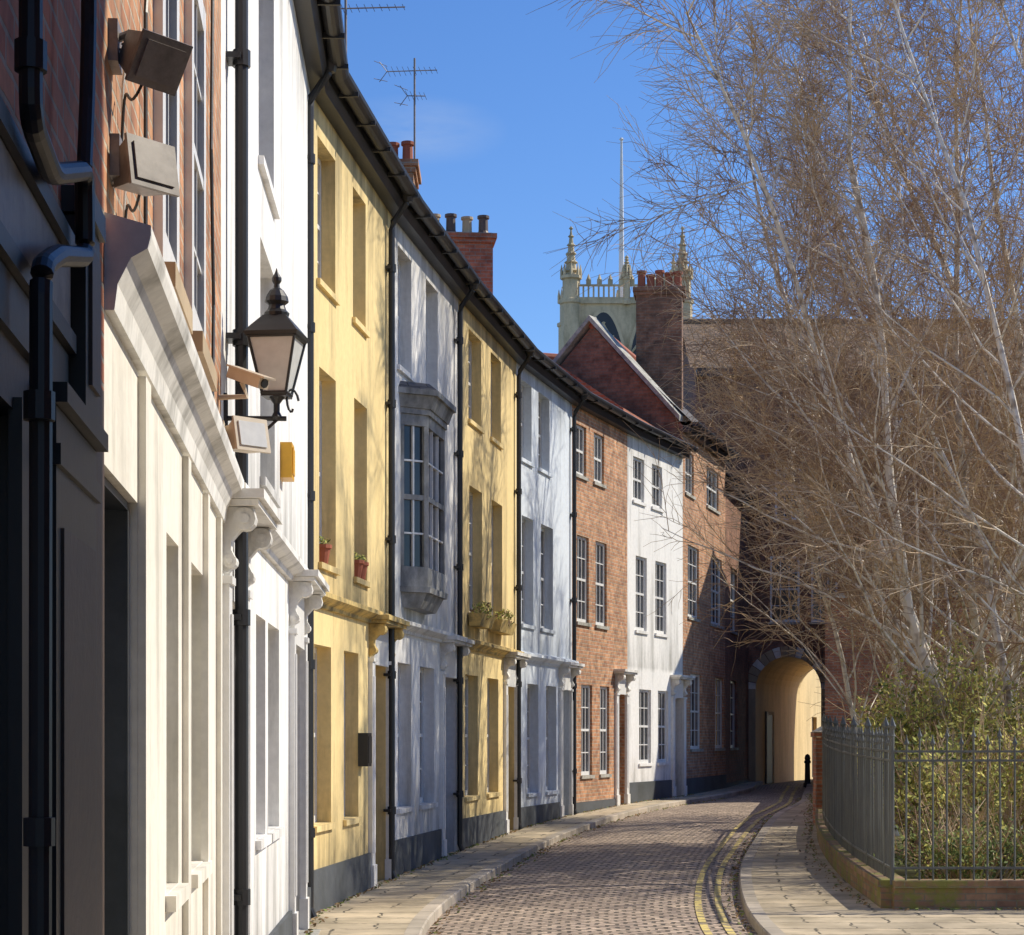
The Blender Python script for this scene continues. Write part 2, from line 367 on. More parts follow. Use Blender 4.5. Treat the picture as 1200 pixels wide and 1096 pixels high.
def std_house(i,name,mat,wins,doors,ze=9.0,rev=.16,trim=None,roofm='slate',rise=2.8,depth=8,cols=2,rows=4,cornice=True,plinth='plinth',pipe=None,left=False,right=False,frame='gloss',blinds=0,sill='sill',plh=.55,cmat=None):
    T=Fr(i); e=empty(name); ops=[]; z0=zg(T.o.y)-.4
    mb=MB(); mw=MB(); md=MB()
    for (x1,x2,z1,z2) in wins: ops.append((T.u(x1),T.u(x2),z1,z2))
    nw=len(ops)
    for (x1,x2,zt) in doors:
        ops.append((T.u(x1),T.u(x2),zg(T.o.y)+.12,zt,.25))
    wall(mb,T,T.L,z0,ze,ops,mat,rev,sillm=sill)
    shell(mb,i,z0,ze,depth,rise,'brick_dark',left,right)
    mb.obj('walls',e)
    for o in ops[:nw]:
        window(mw,T,o[0],o[1],o[2],o[3],rev,frame,cols,rows if (o[3]-o[2])>1.2 else 2,glass='blind' if R()<blinds else 'glass',sill=sill)
    if nw: mw.obj('windows',e)
    for o in ops[nw:]:
        doorcase(md,T,o[0],o[1],o[2],o[3],'gloss',cmat=cmat or 'whitetrim')
    if doors: md.obj('doorcase',e)
    mr=MB(); roof(mr,i,ze,depth,rise,roofm); mr.obj('roof',e)
    mg=MB(); gutter(mg,i,ze); mg.obj('gutter',e)
    if plinth:
        mp=MB()
        cuts=sorted([(o[0]-.22,o[1]+.22) for o in ops[nw:]]); a=0
        zp=zg(T(T.L/2,0,0)[1])
        for c in cuts+[(T.L,T.L)]:
            if c[0]-a>.05: mp.box(a,c[0],-.05,.035,z0,zp+.1+plh,plinth,T)
            a=c[1]
        mp.obj('plinth',e)
    if cornice:
        mc=MB(); t=trim or 'whitetrim'; z=3.4
        sweep(mc,i,[(-.01,z),(.04,z),(.05,z+.04),(.11,z+.07),(.15,z+.1),(.15,z+.15),(.02,z+.19),(-.01,z+.19)],t)
        mc.obj('cornice',e)
    if pipe: downpipe(e,T,T.u(pipe,.09),ze,zg(T.o.y)+.1)
    return T,e

T2,h2=std_house(2,'white_terraced_house','white',[(303,321,6.3,8.2),(305,322,3.95,5.75),(300,311,1.25,2.9),(314,327,1.25,2.9)],[(262,280,2.85),(340,352,2.85)],trim='whitetrim',pipe=283,plh=.35,blinds=.3,sill='white')
T3,h3=std_house(3,'yellow_terraced_house','yellow',[(372,393,6.95,8.5),(413.5,428.5,6.95,8.5),(374,393.5,3.9,6.02),(415,430,3.9,6.02),(368,388,1.05,3.0),(403,420,1.05,3.0)],[(435,452,2.9)],trim='yellowtrim',pipe=363,plh=.45,sill='yellow',cmat='yellowtrim')
T4,h4=std_house(4,'white_terraced_house','white',[(466,482,6.96,8.56),(499,513,6.96,8.56),(466,482,1.05,3.0),(492,509,1.05,3.0)],[(518,533,2.9)],trim='whitetrim',pipe=459,plh=.45,sill='white')
T5,h5=std_house(5,'yellow_terraced_house','yellow',[(549,564,7.1,8.55),(575,587,7.1,8.55),(550,565,4.0,6.05),(576,588.5,4.0,6.05),(545,560,1.05,3.0),(571,584,1.05,3.0)],[(592,602.5,2.9)],trim='yellowtrim',pipe=539,plh=.45,sill='yellow')
T6,h6=std_house(6,'pale_blue_terraced_house','blue',[(610,623,7.15,8.6),(631,644,7.15,8.6),(611.5,625,4.1,6.1),(634,648,4.1,6.1),(618,631,.95,3.0),(640,652,.95,3.0)],[(657,667,2.95)],trim='blue',pipe=608,plh=.35,roofm='pantile',sill='blue')
T7,h7=std_house(7,'brick_terraced_house','brick_orange',[(674,687,7.45,8.5),(696,708,7.45,8.5),(676,690,4.4,6.2),(698,711,4.4,6.2),(681,694,1.2,3.1),(703,714,1.2,3.1)],[(723,732,2.95)],rev=.05,cols=3,roofm='pantile',cornice=False,pipe=673,plh=.2)
T8,h8=std_house(8,'white_terraced_house','white',[(742,755,7.4,8.4),(764,776,7.4,8.4),(745,758,4.45,6.15),(768,781,4.45,6.15),(749,763,1.4,3.1),(771,783,1.4,3.1)],[(789,799,2.95)],rev=.05,cols=3,roofm='pantile',cornice=False,plh=.45,sill='white')
T9,h9=std_house(9,'brick_terraced_house','brick_orange',[(803,813,8.05,9.1),(828,842,8.05,9.1),(806,819,5.0,6.8),(833,846,5.0,6.8),(809,822,1.7,3.6),(838,848,1.7,3.6)],[],ze=9.65,rise=2.6,depth=4.6,rev=.05,cols=3,roofm='slate',cornice=False,plh=.4,left=True,right=True)
T10,h10=std_house(10,'brick_terraced_house','brick_dark',[(856,864,5.0,6.8),(856,864,1.7,3.6)],[],ze=9.0,rise=2,depth=4.6,rev=.08,roofm='slate',cornice=False,plh=.1,left=True,right=True)
mb=MB()
for a,b in ((0,-2.3),(-2.3,-4.6)):
    za,zb_=(9.65 if a==0 else 12.25),(12.25 if a==0 else 9.65)
    p,q=node_pt(9,a,za+.1),node_pt(9,b,zb_+.1)
    mb.prism([(p[0]-.1,p[1]-.12,p[2]),(p[0]+.1,p[1]+.2,p[2]),(p[0]+.1,p[1]+.2,p[2]+.14),(p[0]-.1,p[1]-.12,p[2]+.14)],[(q[0]-.1,q[1]-.12,q[2]),(q[0]+.1,q[1]+.2,q[2]),(q[0]+.1,q[1]+.2,q[2]+.14),(q[0]-.1,q[1]-.12,q[2]+.14)],'sill')
mb.obj('gable_coping',h9)
for i,hh in ((7,h7),(8,h8)):
    mb=MB(); p,q=node_pt(i,-.1,9.12),node_pt(i,-4,11.85)
    mb.prism([(p[0],p[1]-.12,p[2]-.3),(p[0],p[1]+.12,p[2]-.3),(p[0],p[1]+.12,p[2]+.28),(p[0],p[1]-.12,p[2]+.28)],[(q[0],q[1]-.12,q[2]-.3),(q[0],q[1]+.12,q[2]-.3),(q[0],q[1]+.12,q[2]+.28),(q[0],q[1]-.12,q[2]+.28)],'brick_red')
    mb.obj('party_wall_parapet',hh)
chimney('chimney',h4,-1.9,32.0,9.0,11.1,.7,.95,'brick_orange',3,'terra',poth=.42,pr=.1)
chimney('chimney',h6,-1.1,41.6,9.0,12.4,1.35,.7,'brick_red',4,'pot',rot=.1,poth=.42,pr=.12)
chimney('chimney',h9,3.75,50.9,9.2,13.35,1.15,.95,'brick_brown',5,'terra',rot=-.12,poth=.45,pr=.12)

# ---- oriel bay
mb=MB(); T=T4
fp=[(.5,0),(.8,.32),(2.1,.32),(2.4,0)]
def off(fp,o): return [(fp[0][0]-o,0),(fp[1][0]-o*.5,fp[1][1]+o),(fp[2][0]+o*.5,fp[2][1]+o),(fp[3][0]+o,0)]
def slab(z1,z2,o1,o2,m='grey'):
    a=off(fp,o1);b=off(fp,o2); mb.prism([T(u,w-.005,z1) for u,w in a],[T(u,w-.005,z2) for u,w in b],m)
slab(3.75,3.95,-.12,-.02); slab(3.953,4.03,.03,.04); slab(4.033,4.3,0,0)
slab(6.2,6.35,0,0); slab(6.353,6.43,.03,.03); slab(6.433,6.6,.05,.11);slab(6.603,6.68,.15,.15); slab(6.683,6.78,.14,.02,'slate')
for (a,b,nc) in ((fp[0],fp[1],2),(fp[1],fp[2],3),(fp[2],fp[3],2)):
    A=Vector((a[0],a[1]));B=Vector((b[0],b[1])); l=(B-A).length; t=(B-A)/l; n=Vector((-t.y,t.x)); 
    if n.y<0: n=-n
    def TT(u,w,z,A=A,t=t,n=n):
        q=A+t*u+n*w; return T(q.x,q.y,z)
    mb.poly([TT(0,-.06,4.3),TT(l,-.06,4.3),TT(l,-.06,6.2),TT(0,-.06,6.2)],'glass')
    mb.box(.0,.06,-.08,-.003,4.303,6.197,'grey',TT); mb.box(l-.06,l,-.08,-.003,4.303,6.197,'grey',TT)
    mb.box(.06,l-.06,-.08,-.01,5.2,5.27,'grey',TT)
    for c in range(1,nc): 
        x=l*c/nc; mb.box(x-.012,x+.012,-.07,-.02,4.303,6.197,'gloss',TT)
    for z in (4.75,5.73): mb.box(.06,l-.06,-.07,-.025,z-.012,z+.012,'gloss',TT)
mb.obj('oriel_bay_window',h4)

# ---- brick house with cream ground floor (near)
h1=empty('brick_terraced_house'); T1=Fr(1); mb=MB(); mw=MB(); md=MB()
wn=[(T1.u(180),T1.u(199),3.85,5.6,.0),(T1.u(216),T1.u(232),3.9,5.65,.0),(T1.u(180),T1.u(199),6.6,8.2,.0),(T1.u(216),T1.u(232),6.6,8.2,.0)]
gw=[(T1.u(195),T1.u(209),1.35,2.85),(T1.u(222),T1.u(238),1.35,2.85)]
dr=(T1.u(122),T1.u(161),.1,2.83,.5)
wall(mb,T1,T1.L,-.4,9,wn+gw+[dr],'brick_orange',.12,lower='cream',zl=3.4,sillm='cream'); shell(mb,1,-.4,9,8,2.8,'brick_dark'); mb.obj('walls',h1)
for o in wn: 
    window(mw,T1,*o[:4],-.04,'gloss',2,4,sill=None,fw=.1); mw.box(o[0]-.08,o[1]+.08,-.02,.09,o[2]-.13,o[2]-.034,'pot',T1)
for o in gw: window(mw,T1,*o,.12,'gloss',2,3,glass='blind',sill='cream')
mw.obj('windows',h1)
md.box(dr[0]-.02,dr[1]+.02,-.56,-.5,0,2.9,'plinth',T1)
md.box(dr[1]-.03,dr[1]-.002,-.5,-.03,.1,2.8,'plinth',T1); md.box(dr[0]+.002,dr[1]-.03,-.5,-.03,2.8,2.828,'door_dark',T1)
for q in range(3): md.box(dr[1]-.036,dr[1]-.03,-.42,-.12,.3+q*.85,1.0+q*.85,'plinth',T1)
for a,b in ((dr[1]+.004,dr[1]+.2),(3.05,3.22),(4.45,4.6),(5.6,5.74)): 
    if b<T1.L: md.box(a,b,-.01,.03,.0,3.28,'cream',T1)
md.obj('doorcase_and_pilasters',h1)
mb=MB(); sweep(mb,1,[(-.01,3.3),(.03,3.3),(.04,3.38),(.06,3.42),(.08,3.46),(.13,3.49),(.14,3.53),(.14,3.56),(-.01,3.6)],'whitetrim'); mb.obj('cornice',h1)
mb=MB(); roof(mb,1,9,8,2.8,'slate'); gutter(mb,1,9); mb.obj('roof',h1)
mb=MB(); 
mb.tube([T1(1.1,.02,3.6),T1(1.1,.02,4.6),T1(1.3,.03,5.2)],.008,'black',5)
mb.tube([T1(T1.u(244),.02,3.6),T1(T1.u(246),.02,4.4),T1(T1.u(243),.02,5.2),T1(T1.u(250),.02,9)],.01,'black',5); mb.obj('cable',h1)

# ---- dark shop house at left edge
h0=empty('dark_shopfront_house'); T0=Fr(0); L0=T0.L
mb=MB()
def u0(x,w=0): return T0.u(x,w)
s0=u0(0)-2.0
wall(mb,T0,L0,-.4,9,[(s0,u0(24),.1,2.72,.15)],'brick_red',.15,lower='brown',zl=3.05,revmat='black'); shell(mb,0,-.4,9,8,2.8,'brick_dark',left=True); roof(mb,0,9,8,2.8,'slate'); gutter(mb,0,9)
mb.box(s0,u0(24),-.2,-.15,.1,2.72,'cream',T0)
mb.obj('walls',h0)
mb=MB()
w=.05
a,b=u0(66,w),u0(113,w)
mb.box(a,b,-.01,w,.0,2.78,'black',T0); mb.box(a-.02,b+.01,-.01,w+.015,.0,.55,'black',T0); mb.box(a-.01,b+.008,-.01,w+.012,1.15,1.2,'black',T0)
mb.box(a-.01,b+.008,-.01,w+.012,2.64,2.69,'black',T0); mb.box(a-.03,b+.02,-.01,w+.03,2.783,2.83,'black',T0)
mb.box(a+.08,b-.08,w,w+.008,1.3,2.5,'brown',T0)
c_=u0(96,w)
mb.box(c_,b-.01,-.01,w+.01,2.833,3.35,'black',T0); mb.box(c_-.02,b,-.01,w+.025,3.353,3.42,'black',T0)
mb.box(c_+.06,b-.07,w+.01,w+.02,2.92,3.28,'brown',T0)
mb.box(0,c_-.03,-.01,.02,2.86,2.98,'black',T0); mb.box(0,c_-.03,-.01,.04,2.983,3.03,'black',T0); mb.box(0,c_-.03,-.01,.025,3.033,3.22,'camgrey',T0); mb.box(0,c_-.03,-.01,.045,3.223,3.27,'black',T0)
mb.box(u0(26,.02),u0(40,.02),-.01,.02,.0,2.745,'black',T0); mb.box(u0(48,.02),u0(58,.02),-.01,.02,.0,2.745,'black',T0)
mb.obj('shopfront',h0)
mb=MB()
P=lambda x,z,w=.08:T0(u0(x,w),w,z)
def smooth(pts,n=4):
    pts=[Vector(p) for p in pts]; out=[pts[0]]
    for i in range(1,len(pts)-1):
        a,b,c=pts[i-1],pts[i],pts[i+1]; p=b+(a-b).normalized()*min((a-b).length*.45,.06); q=b+(c-b).normalized()*min((c-b).length*.45,.06)
        for k in range(n+1): t=k/n; out.append(p*(1-t)**2+b*2*t*(1-t)+q*t*t)
    out.append(pts[-1]); return out
pp=[P(36,9),P(36,3.27),P(60,3.24),P(99,3.41),P(100,3.2),P(66,3.08),P(48,3.0),P(46,.05)]
mb.tube(smooth(pp),.025,'black',12)
mb.tube([P(104,9),P(104,3.8),P(102,3.6),P(99,3.42)],.02,'black',10)
for x,z in ((36,3.9),(36,3.4),(46,1.8),(46,2.7)): mb.tube([P(x,z-.03),P(x,z+.03)],.034,'black',12)
mb.obj('downpipes',h0,smooth=False)

# ------------------------------------------------------------ wall mounted things
def floodlight(x,y,z,k=1,mat='camgrey',yaw=0,tilt=.3):
    e=MB(); c,s=math.cos(yaw),math.sin(yaw); ct,st=math.cos(tilt),math.sin(tilt)
    def T(a,b,q):
        b2=b*ct+q*st; q2=-b*st+q*ct
        return (x+k*(a*c-b2*s),y+k*(a*s+b2*c),z+k*q2)
    e.prism([T(-.1,-.05,-.08),T(.1,-.05,-.08),T(.1,-.05,.08),T(-.1,-.05,.08)],[T(-.07,.07,-.055),T(.07,.07,-.055),T(.07,.07,.055),T(-.07,.07,.055)],mat)
    e.box(-.11,.11,-.065,-.052,-.09,.09,mat,T); e.box(-.085,.085,-.072,-.066,-.065,.065,'camgrey' if mat=='camgrey' else 'lampglass',T)
    for q in (-.04,-.02,0,.02,.04): e.box(-.06,.06,.071,.09,q-.004,q+.004,mat,T)
    return e
for (x,y,z,yaw,tl,m,k) in ((-1.13,6.25,4.12,.9,-.55,'camgrey',.9),(-1.165,6.3,3.78,.9,.15,'camgrey',.9),(-1.6,12.0,3.79,.8,.2,'concrete',1.15)):
    e=floodlight(x,y,z,k,m,yaw,tl)
    F=Fr(1); p=Vector((x,y,0))-F.o; uu=p.dot(F.t); ww=p.dot(F.n)
    e.tube([(x,y,z+.02),F(uu,ww*.5,z+.07),F(uu+.02,0,z+.05)],.014,m,6)
    e.box(uu-.05,uu+.09,0,.03,z-.03,z+.1,m,F)
    if y<8:
        e.tube(smooth([(x,y+.05,z),F(uu+.1,.06,z-.12),F(uu+.16,.03,z-.05),F(uu+.2,.01,z-.3)]),.005,'black',5)
        e.tube(smooth([(x,y+.03,z+.02),F(uu+.1,.05,z+.09),F(uu+.2,.02,z-.0),F(uu+.26,.01,z-.2)]),.005,'gloss',5)
    e.obj('floodlight')
mb=MB(); c0=Vector((-1.56,11.9,4.13))
dr_=Vector((.78,-.6,-.35)).normalized(); sd=dr_.cross(Vector((0,0,1))).normalized(); up=sd.cross(dr_)
def TC(a,b,q): p=c0+dr_*a+sd*b+up*q; return tuple(p)
mb.box(-.15,.13,-.04,.04,-.035,.03,'concrete',TC); mb.box(-.16,.17,-.05,.05,.031,.042,'concrete',TC)
mb.prism([TC(.131,.028*math.cos(a*.785),.028*math.sin(a*.785)) for a in range(8)],[TC(.14,.028*math.cos(a*.785),.028*math.sin(a*.785)) for a in range(8)],'black')
F=Fr(1); 
mb.tube([TC(-.05,0,-.035),(c0.x-.02,c0.y+.05,c0.z-.1),F((c0-F.o).dot(F.t)+.1,0,c0.z-.1)],.016,'concrete',8)
mb.obj('cctv_camera')
lx,ly=-1.455,12.4; zb=4.1
mb=MB()
def sq(h,z,r=math.radians(38)): return [(lx+h*1.414*math.cos(r+a*math.pi/2),ly+h*1.414*math.sin(r+a*math.pi/2),z) for a in range(4)]
b0,b1=sq(.075,zb+.02),sq(.145,zb+.36)
mb.prism(sq(.07,zb+.022),sq(.14,zb+.358),'lampglass')
for a in range(4):
    mb.tube([b0[a],b1[a]],.009,'black',6); mb.tube([b1[a],b1[(a+1)%4]],.012,'black',6); mb.tube([b0[a],b0[(a+1)%4]],.012,'black',6)
mb.prism(sq(.08,zb),sq(.08,zb+.018),'black'); mb.prism(sq(.16,zb+.362),sq(.17,zb+.385),'black')
mb.prism(sq(.165,zb+.386),sq(.13,zb+.43),'black'); mb.prism(sq(.13,zb+.43),sq(.07,zb+.5),'black')
mb.lathe((lx,ly,zb+.5),[(.075,0),(.08,.02),(.06,.04),(.05,.07),(.075,.09),(.07,.12),(.045,.16),(.02,.18),(.018,.2),(.03,.22),(.03,.24),(.012,.27),(.002,.3)],'black',12)
mb.lathe((lx,ly,zb-.14),[(.02,0),(.035,.02),(.02,.05),(.02,.1),(.05,.14)],'black',10)
F=Fr(2) ; q=Vector((lx,ly,0))-F.o; uu,ww=q.dot(F.t),q.dot(F.n)
mb.tube([F(uu,ww+.06,zb-.13),F(uu,0,zb-.13)],.016,'black',8); mb.box(uu-.04,uu+.04,0,.02,zb-.35,zb+.02,'black',F)
mb.tube([F(uu,.0,zb-.3),F(uu,ww*.4,zb-.28),F(uu,ww*.8,zb-.2),F(uu,ww,zb-.14)],.01,'black',6)
mb.tube([F(uu,ww+.09+.045*math.cos(t*.5)*(1-t/16),zb-.02+.07*math.sin(t*.5)) for t in range(12)],.008,'black',6)
mb.obj('wall_lantern')
mb=MB(); F=T2; uu=F.u(343,.1)-.1; mb.box(uu,uu+.3,0,.1,4.2,4.5,'alarm',F); mb.box(uu+.04,uu+.26,.101,.11,4.24,4.46,'alarm',F); mb.obj('burglar_alarm_box')
def leafcloud(mb,c,r,n,size,mats):
    for _ in range(n):
        while True:
            p=Vector((U(-1,1),U(-1,1),U(-1,1)))
            if p.length<1: break
        p=Vector((c[0]+p.x*r[0],c[1]+p.y*r[1],c[2]+p.z*r[2]))
        a=Vector((U(-1,1),U(-1,1),U(-1,1))).normalized(); b=a.orthogonal().normalized(); s=size*U(.6,1.3)
        mb.poly([p-a*s,p+b*s*.45,p+a*s,p-b*s*.45],mats[int(R()*len(mats))])
def potplant(p):
    mb=MB(); mb.lathe(p,[(.07,0),(.1,.17),(.115,.17),(.115,.21),(.09,.21),(.085,.17)],'terra',12)
    leafcloud(mb,(p[0],p[1],p[2]+.25),(.08,.08,.07),40,.03,['leaf2','leaf']); mb.obj('potted_plant')
potplant(T3(T3.u(381),-.04,3.905)); potplant(T3(T3.u(420),-.04,3.905)); potplant(T3(T3.u(425),-.04,3.905))
def winbox(T,u1,u2,z):
    mb=MB(); mb.prism([T(u1,.03,z-.2),T(u2,.03,z-.2),T(u2,.2,z-.2),T(u1,.2,z-.2)],[T(u1-.04,.025,z),T(u2+.04,.025,z),T(u2+.04,.26,z),T(u1-.04,.26,z)],'yellowtrim')
    p=T((u1+u2)/2,.15,z+.06); leafcloud(mb,p,(.2,(u2-u1)/2,.16),240,.035,['leaf2','leaf','litter']); mb.obj('window_box')
winbox(T5,T5.u(549)-.1,T5.u(562),3.98); winbox(T5,T5.u(573)-.1,T5.u(588),3.98)
mb=MB(); uu=T3.u(424); mb.box(uu-.25,uu+.0,0,.12,1.65,2.05,'black',T3); mb.box(uu-.22,uu-.03,.121,.13,1.69,2.01,'black',T3); mb.obj('letter_box')
def aerial(x,y,z0,z1,arms):
    mb=MB(); mb.tube([(x,y,z0),(x,y,z1)],.016,'camgrey',6)
    for (z,l,nn,yaw,el,off_) in arms:
        d=Vector((math.cos(yaw),math.sin(yaw),.08)); s=Vector((-.35,.5,.9)).normalized()
        p=Vector((x,y,z))+d*l*off_; mb.tube([p-d*l*.5,p+d*l*.5],.009,'camgrey',5)
        for k in range(nn):
            c=p+d*l*(-.48+.96*k/(nn-1)); v=s*el*(1.2-.5*k/nn); mb.tube([c-v,c+v],.005,'camgrey',4)
        c=p-d*l*.5; 
        for q in (-1,1): mb.tube([c,c-d*.12+Vector((0,0,q*.16))],.006,'camgrey',4); mb.tube([c-d*.1+Vector((.1,.1,q*.12)),c-d*.1+Vector((-.1,-.1,q*.14))],.005,'camgrey',4)
    mb.obj('tv_aerial')
aerial(-1.99,24,9.3,11.2,[(10.72,.95,11,.15,.07,.25)])
aerial(-1.55,31.9,10.9,12.8,[(12.6,.8,10,.15,.1,-.05),(12.2,.3,5,.3,.1,.1)])

# ------------------------------------------------------------ block with archway, end of the street
ha=empty('brick_archway_building'); mb=MB()
D=61.0; xl,xr=5.6,17.0; ax1,ax2=7.4,9.4; zs=3.45; ra=(ax2-ax1)/2; xc=(ax1+ax2)/2; ze=13.3; zr=15.3
TA=lambda x,w,z:(x,D-w,z)
n=16; arc=[(xc-ra*math.cos(math.pi*k/n),zs+ra*math.sin(math.pi*k/n)) for k in range(n+1)]
ops=[(7.85,8.75,5.5,7.5),(9.1,9.9,5.5,7.5),(11,11.9,5.5,7.5),(8,8.8,8.6,10.2),(13,13.9,5.5,7.5)]
zt=zs+ra+.001
us=sorted({xl,xr,ax1,ax2}|{o[0] for o in ops}|{o[1] for o in ops}); zz=sorted({0,zt,ze}|{o[2] for o in ops}|{o[3] for o in ops})
for a,b in zip(us,us[1:]):
    for c,d in zip(zz,zz[1:]):
        m1,m2=(a+b)/2,(c+d)/2
        if any(o[0]<m1<o[1] and o[2]<m2<o[3] for o in ops) or (ax1<m1<ax2 and m2<zt): continue
        mb.poly([TA(a,0,c),TA(b,0,c),TA(b,0,d),TA(a,0,d)],'brick_brown' if c>8 else 'brick_dark')
for k in range(n):
    (a,b),(c,d)=arc[k],arc[k+1]
    mb.poly([TA(a,0,b),TA(c,0,d),TA(c,0,zt),TA(a,0,zt)],'brick_dark')
prof=[(ax1,.2)]+arc+[(ax2,.2)]
dp=6.5; sh=.35
for (a,b),(c,d) in zip(prof,prof[1:]):
    mb.poly([(a,D,b),(c,D,d),(c+sh*dp,D+dp,d),(a+sh*dp,D+dp,b)],'arch')
DB=D+dp
mb.poly([(xl,DB,0),(ax1+sh*dp,DB,0),(ax1+sh*dp,DB,ze),(xl,DB,ze)],'brick_dark')
mb.poly([(ax2+sh*dp,DB,0),(xr,DB,0),(xr,DB,ze),(ax2+sh*dp,DB,ze)],'brick_dark')
mb.poly([(ax1+sh*dp,DB,zt),(ax2+sh*dp,DB,zt),(ax2+sh*dp,DB,ze),(ax1+sh*dp,DB,ze)],'brick_dark')
for x in (xl,xr): mb.poly([(x,D,0),(x,DB,0),(x,DB,ze),(x,D+3.3,zr-.1),(x,D,ze)],'brick_dark')
mb.obj('walls',ha)
mw=MB()
for o in ops: window(mw,TA,o[0],o[1],o[2],o[3],.0,'gloss',3,4)
mw.obj('windows',ha)
mr=MB(); mr.poly([(xl-.2,D-.2,ze-.1),(xr,D-.2,ze-.1),(xr,D+3.3,zr),(xl-.2,D+3.3,zr)],'browntile'); mr.poly([(xl-.2,DB+.2,ze-.1),(xr,DB+.2,ze-.1),(xr,D+3.3,zr),(xl-.2,D+3.3,zr)],'browntile')
mr.tube([(xl-.2,D+3.3,zr),(xr,D+3.3,zr)],.12,'browntile',8)
mr.box(xl,xr,D-.24,D-.005,ze-.35,ze-.12,'brown')
mr.obj('roof',ha)
ms=MB()
for k in range(n):
    a0,a1=math.pi*k/n+.01,math.pi*(k+1)/n-.01
    q=lambda a,r:(xc-r*math.cos(a),zs+r*math.sin(a))
    pts=[q(a0,ra),q(a1,ra),q(a1,ra+.32),q(a0,ra+.32)]
    ms.prism([TA(x,.0,z) for x,z in pts],[TA(x,.05,z) for x,z in pts],'cream' if k%3==0 else 'pot')
for s_ in (ax1-.3,ax2): ms.box(s_,s_+.3,-.0,.05,.3,zs,'pot',TA); 
ms.obj('arch_ring',ha)
hb=empty('cream_rendered_house'); mb=MB()
a=Vector((ax1+sh*dp+.01,DB+.05,0)); b=Vector((ax1+sh*22,D+22,0)); t=(b-a).normalized(); nn=Vector((t.y,-t.x,0)); L=(b-a).length
def TB(u,w,z): p=a+t*u+nn*w; return (p.x,p.y,z)
wall(mb,TB,L,.2,6,[(2.2,3.1,.6,2.7,.12),(5,6,1.6,3.2,.12),(9,10,1.6,3.2,.12)],'arch',.12)
mb.box(0,L,-5,-.3,.2,5.9,'arch',TB); mb.box(2.15,3.15,-.16,-.12,.55,2.75,'brown',TB)
mb.prism([TB(0,.2,6.003),TB(L,.2,6.003),TB(L,-5.2,6.003),TB(0,-5.2,6.003)],[TB(0,-2.4,8.5),TB(L,-2.4,8.5),TB(L,-2.6,8.5),TB(0,-2.6,8.5)],'pantile')
window(mb,TB,5,6,1.6,3.2,.12); window(mb,TB,9,10,1.6,3.2,.12); mb.obj('walls',hb)
tp=Vector((sh,1,0)).normalized(); npv=Vector((tp.y,-tp.x,0)); ap=Vector((ax1,D,0))
def TP(u,w,z): p=ap+tp*u+npv*w; return (p.x,p.y,z)
mb=MB(); mb.box(1.5,2.4,.003,.04,.55,2.7,'brown',TP); mb.box(1.4,1.5,.003,.06,.55,2.8,'brown',TP);mb.box(2.4,2.5,.003,.06,.55,2.8,'pot',TP);mb.box(1.5,2.4,.003,.06,2.7,2.8,'pot',TP)
mb.obj('passage_door',ha)

def block(name,fp,z0,ze,mat,ridge=None,roofm='slate',wins=()):
    e=empty(name); mb=MB()
    mb.prism([(x,y,z0) for x,y in fp],[(x,y,ze) for x,y in fp],mat)
    mb.obj('walls',e)
    (x0,y0),(x1,y1),(x2,y2),(x3,y3)=fp
    mr=MB()
    if ridge:
        m0=((x0+x3)/2,(y0+y3)/2,ridge); m1=((x1+x2)/2,(y1+y2)/2,ridge)
        o=.25
        mr.poly([(x0-.1,y0-o,ze-.1),(x1+.1,y1-o,ze-.1),m1,m0],roofm); mr.poly([(x3-.1,y3+o,ze-.1),(x2+.1,y2+o,ze-.1),m1,m0],roofm)
        mr.poly([(x0,y0,ze),m0,(x3,y3,ze)],mat); mr.poly([(x1,y1,ze),m1,(x2,y2,ze)],mat)
        mr.tube([m0,m1],.12,'terra' if roofm!='browntile' else 'browntile',8)
    else:
        cx=sum(p[0] for p in fp)/4; cy=sum(p[1] for p in fp)/4
        g=[(cx+(x-cx)*1.02,cy+(y-cy)*1.02) for x,y in fp]
        mr.prism([(x,y,ze+.003) for x,y in g],[(x,y,ze+.12) for x,y in g],'sill')
    mr.obj('roof',e)
    if wins:
        mw=MB(); Y=y0
        TT=lambda x,w,z:(x,Y-w,z)
        for (a,b,c,d) in wins:
            mw.box(a-.06,b+.06,.0,.03,d+.033,d+.2,'terra',TT)
            window(mw,TT,a,b,c,d,-.065,'gloss',3,4)
        mw.obj('windows',e)
    return e
block('brick_outbuilding',[(7.88,50.5),(12.5,50.5),(13,60.9),(9.55,60.9)],0,5.5,'brick_red')
block('tall_brick_building',[(12.0,51.2),(30,51.2),(30,60.5),(12.6,60.5)],0,10.8,'brick_brown',13.4,'browntile',wins=[(13.5,14.6,6.5,8.4),(16,17.1,6.5,8.4),(18.5,19.6,6.5,8.4)])
block('shade_casting_house',[(.6,57),(4.3,58.5),(3.5,64),(-.4,62.5)],0,11.0,'brick_red',13.4,'pantile')
block('shade_casting_house',[(5.5,-14),(16,-14),(16,8.6),(5.5,8.6)],-.4,11,'brick_dark',14,'slate')  # unseen house beside the camera, added to shade the near left facades

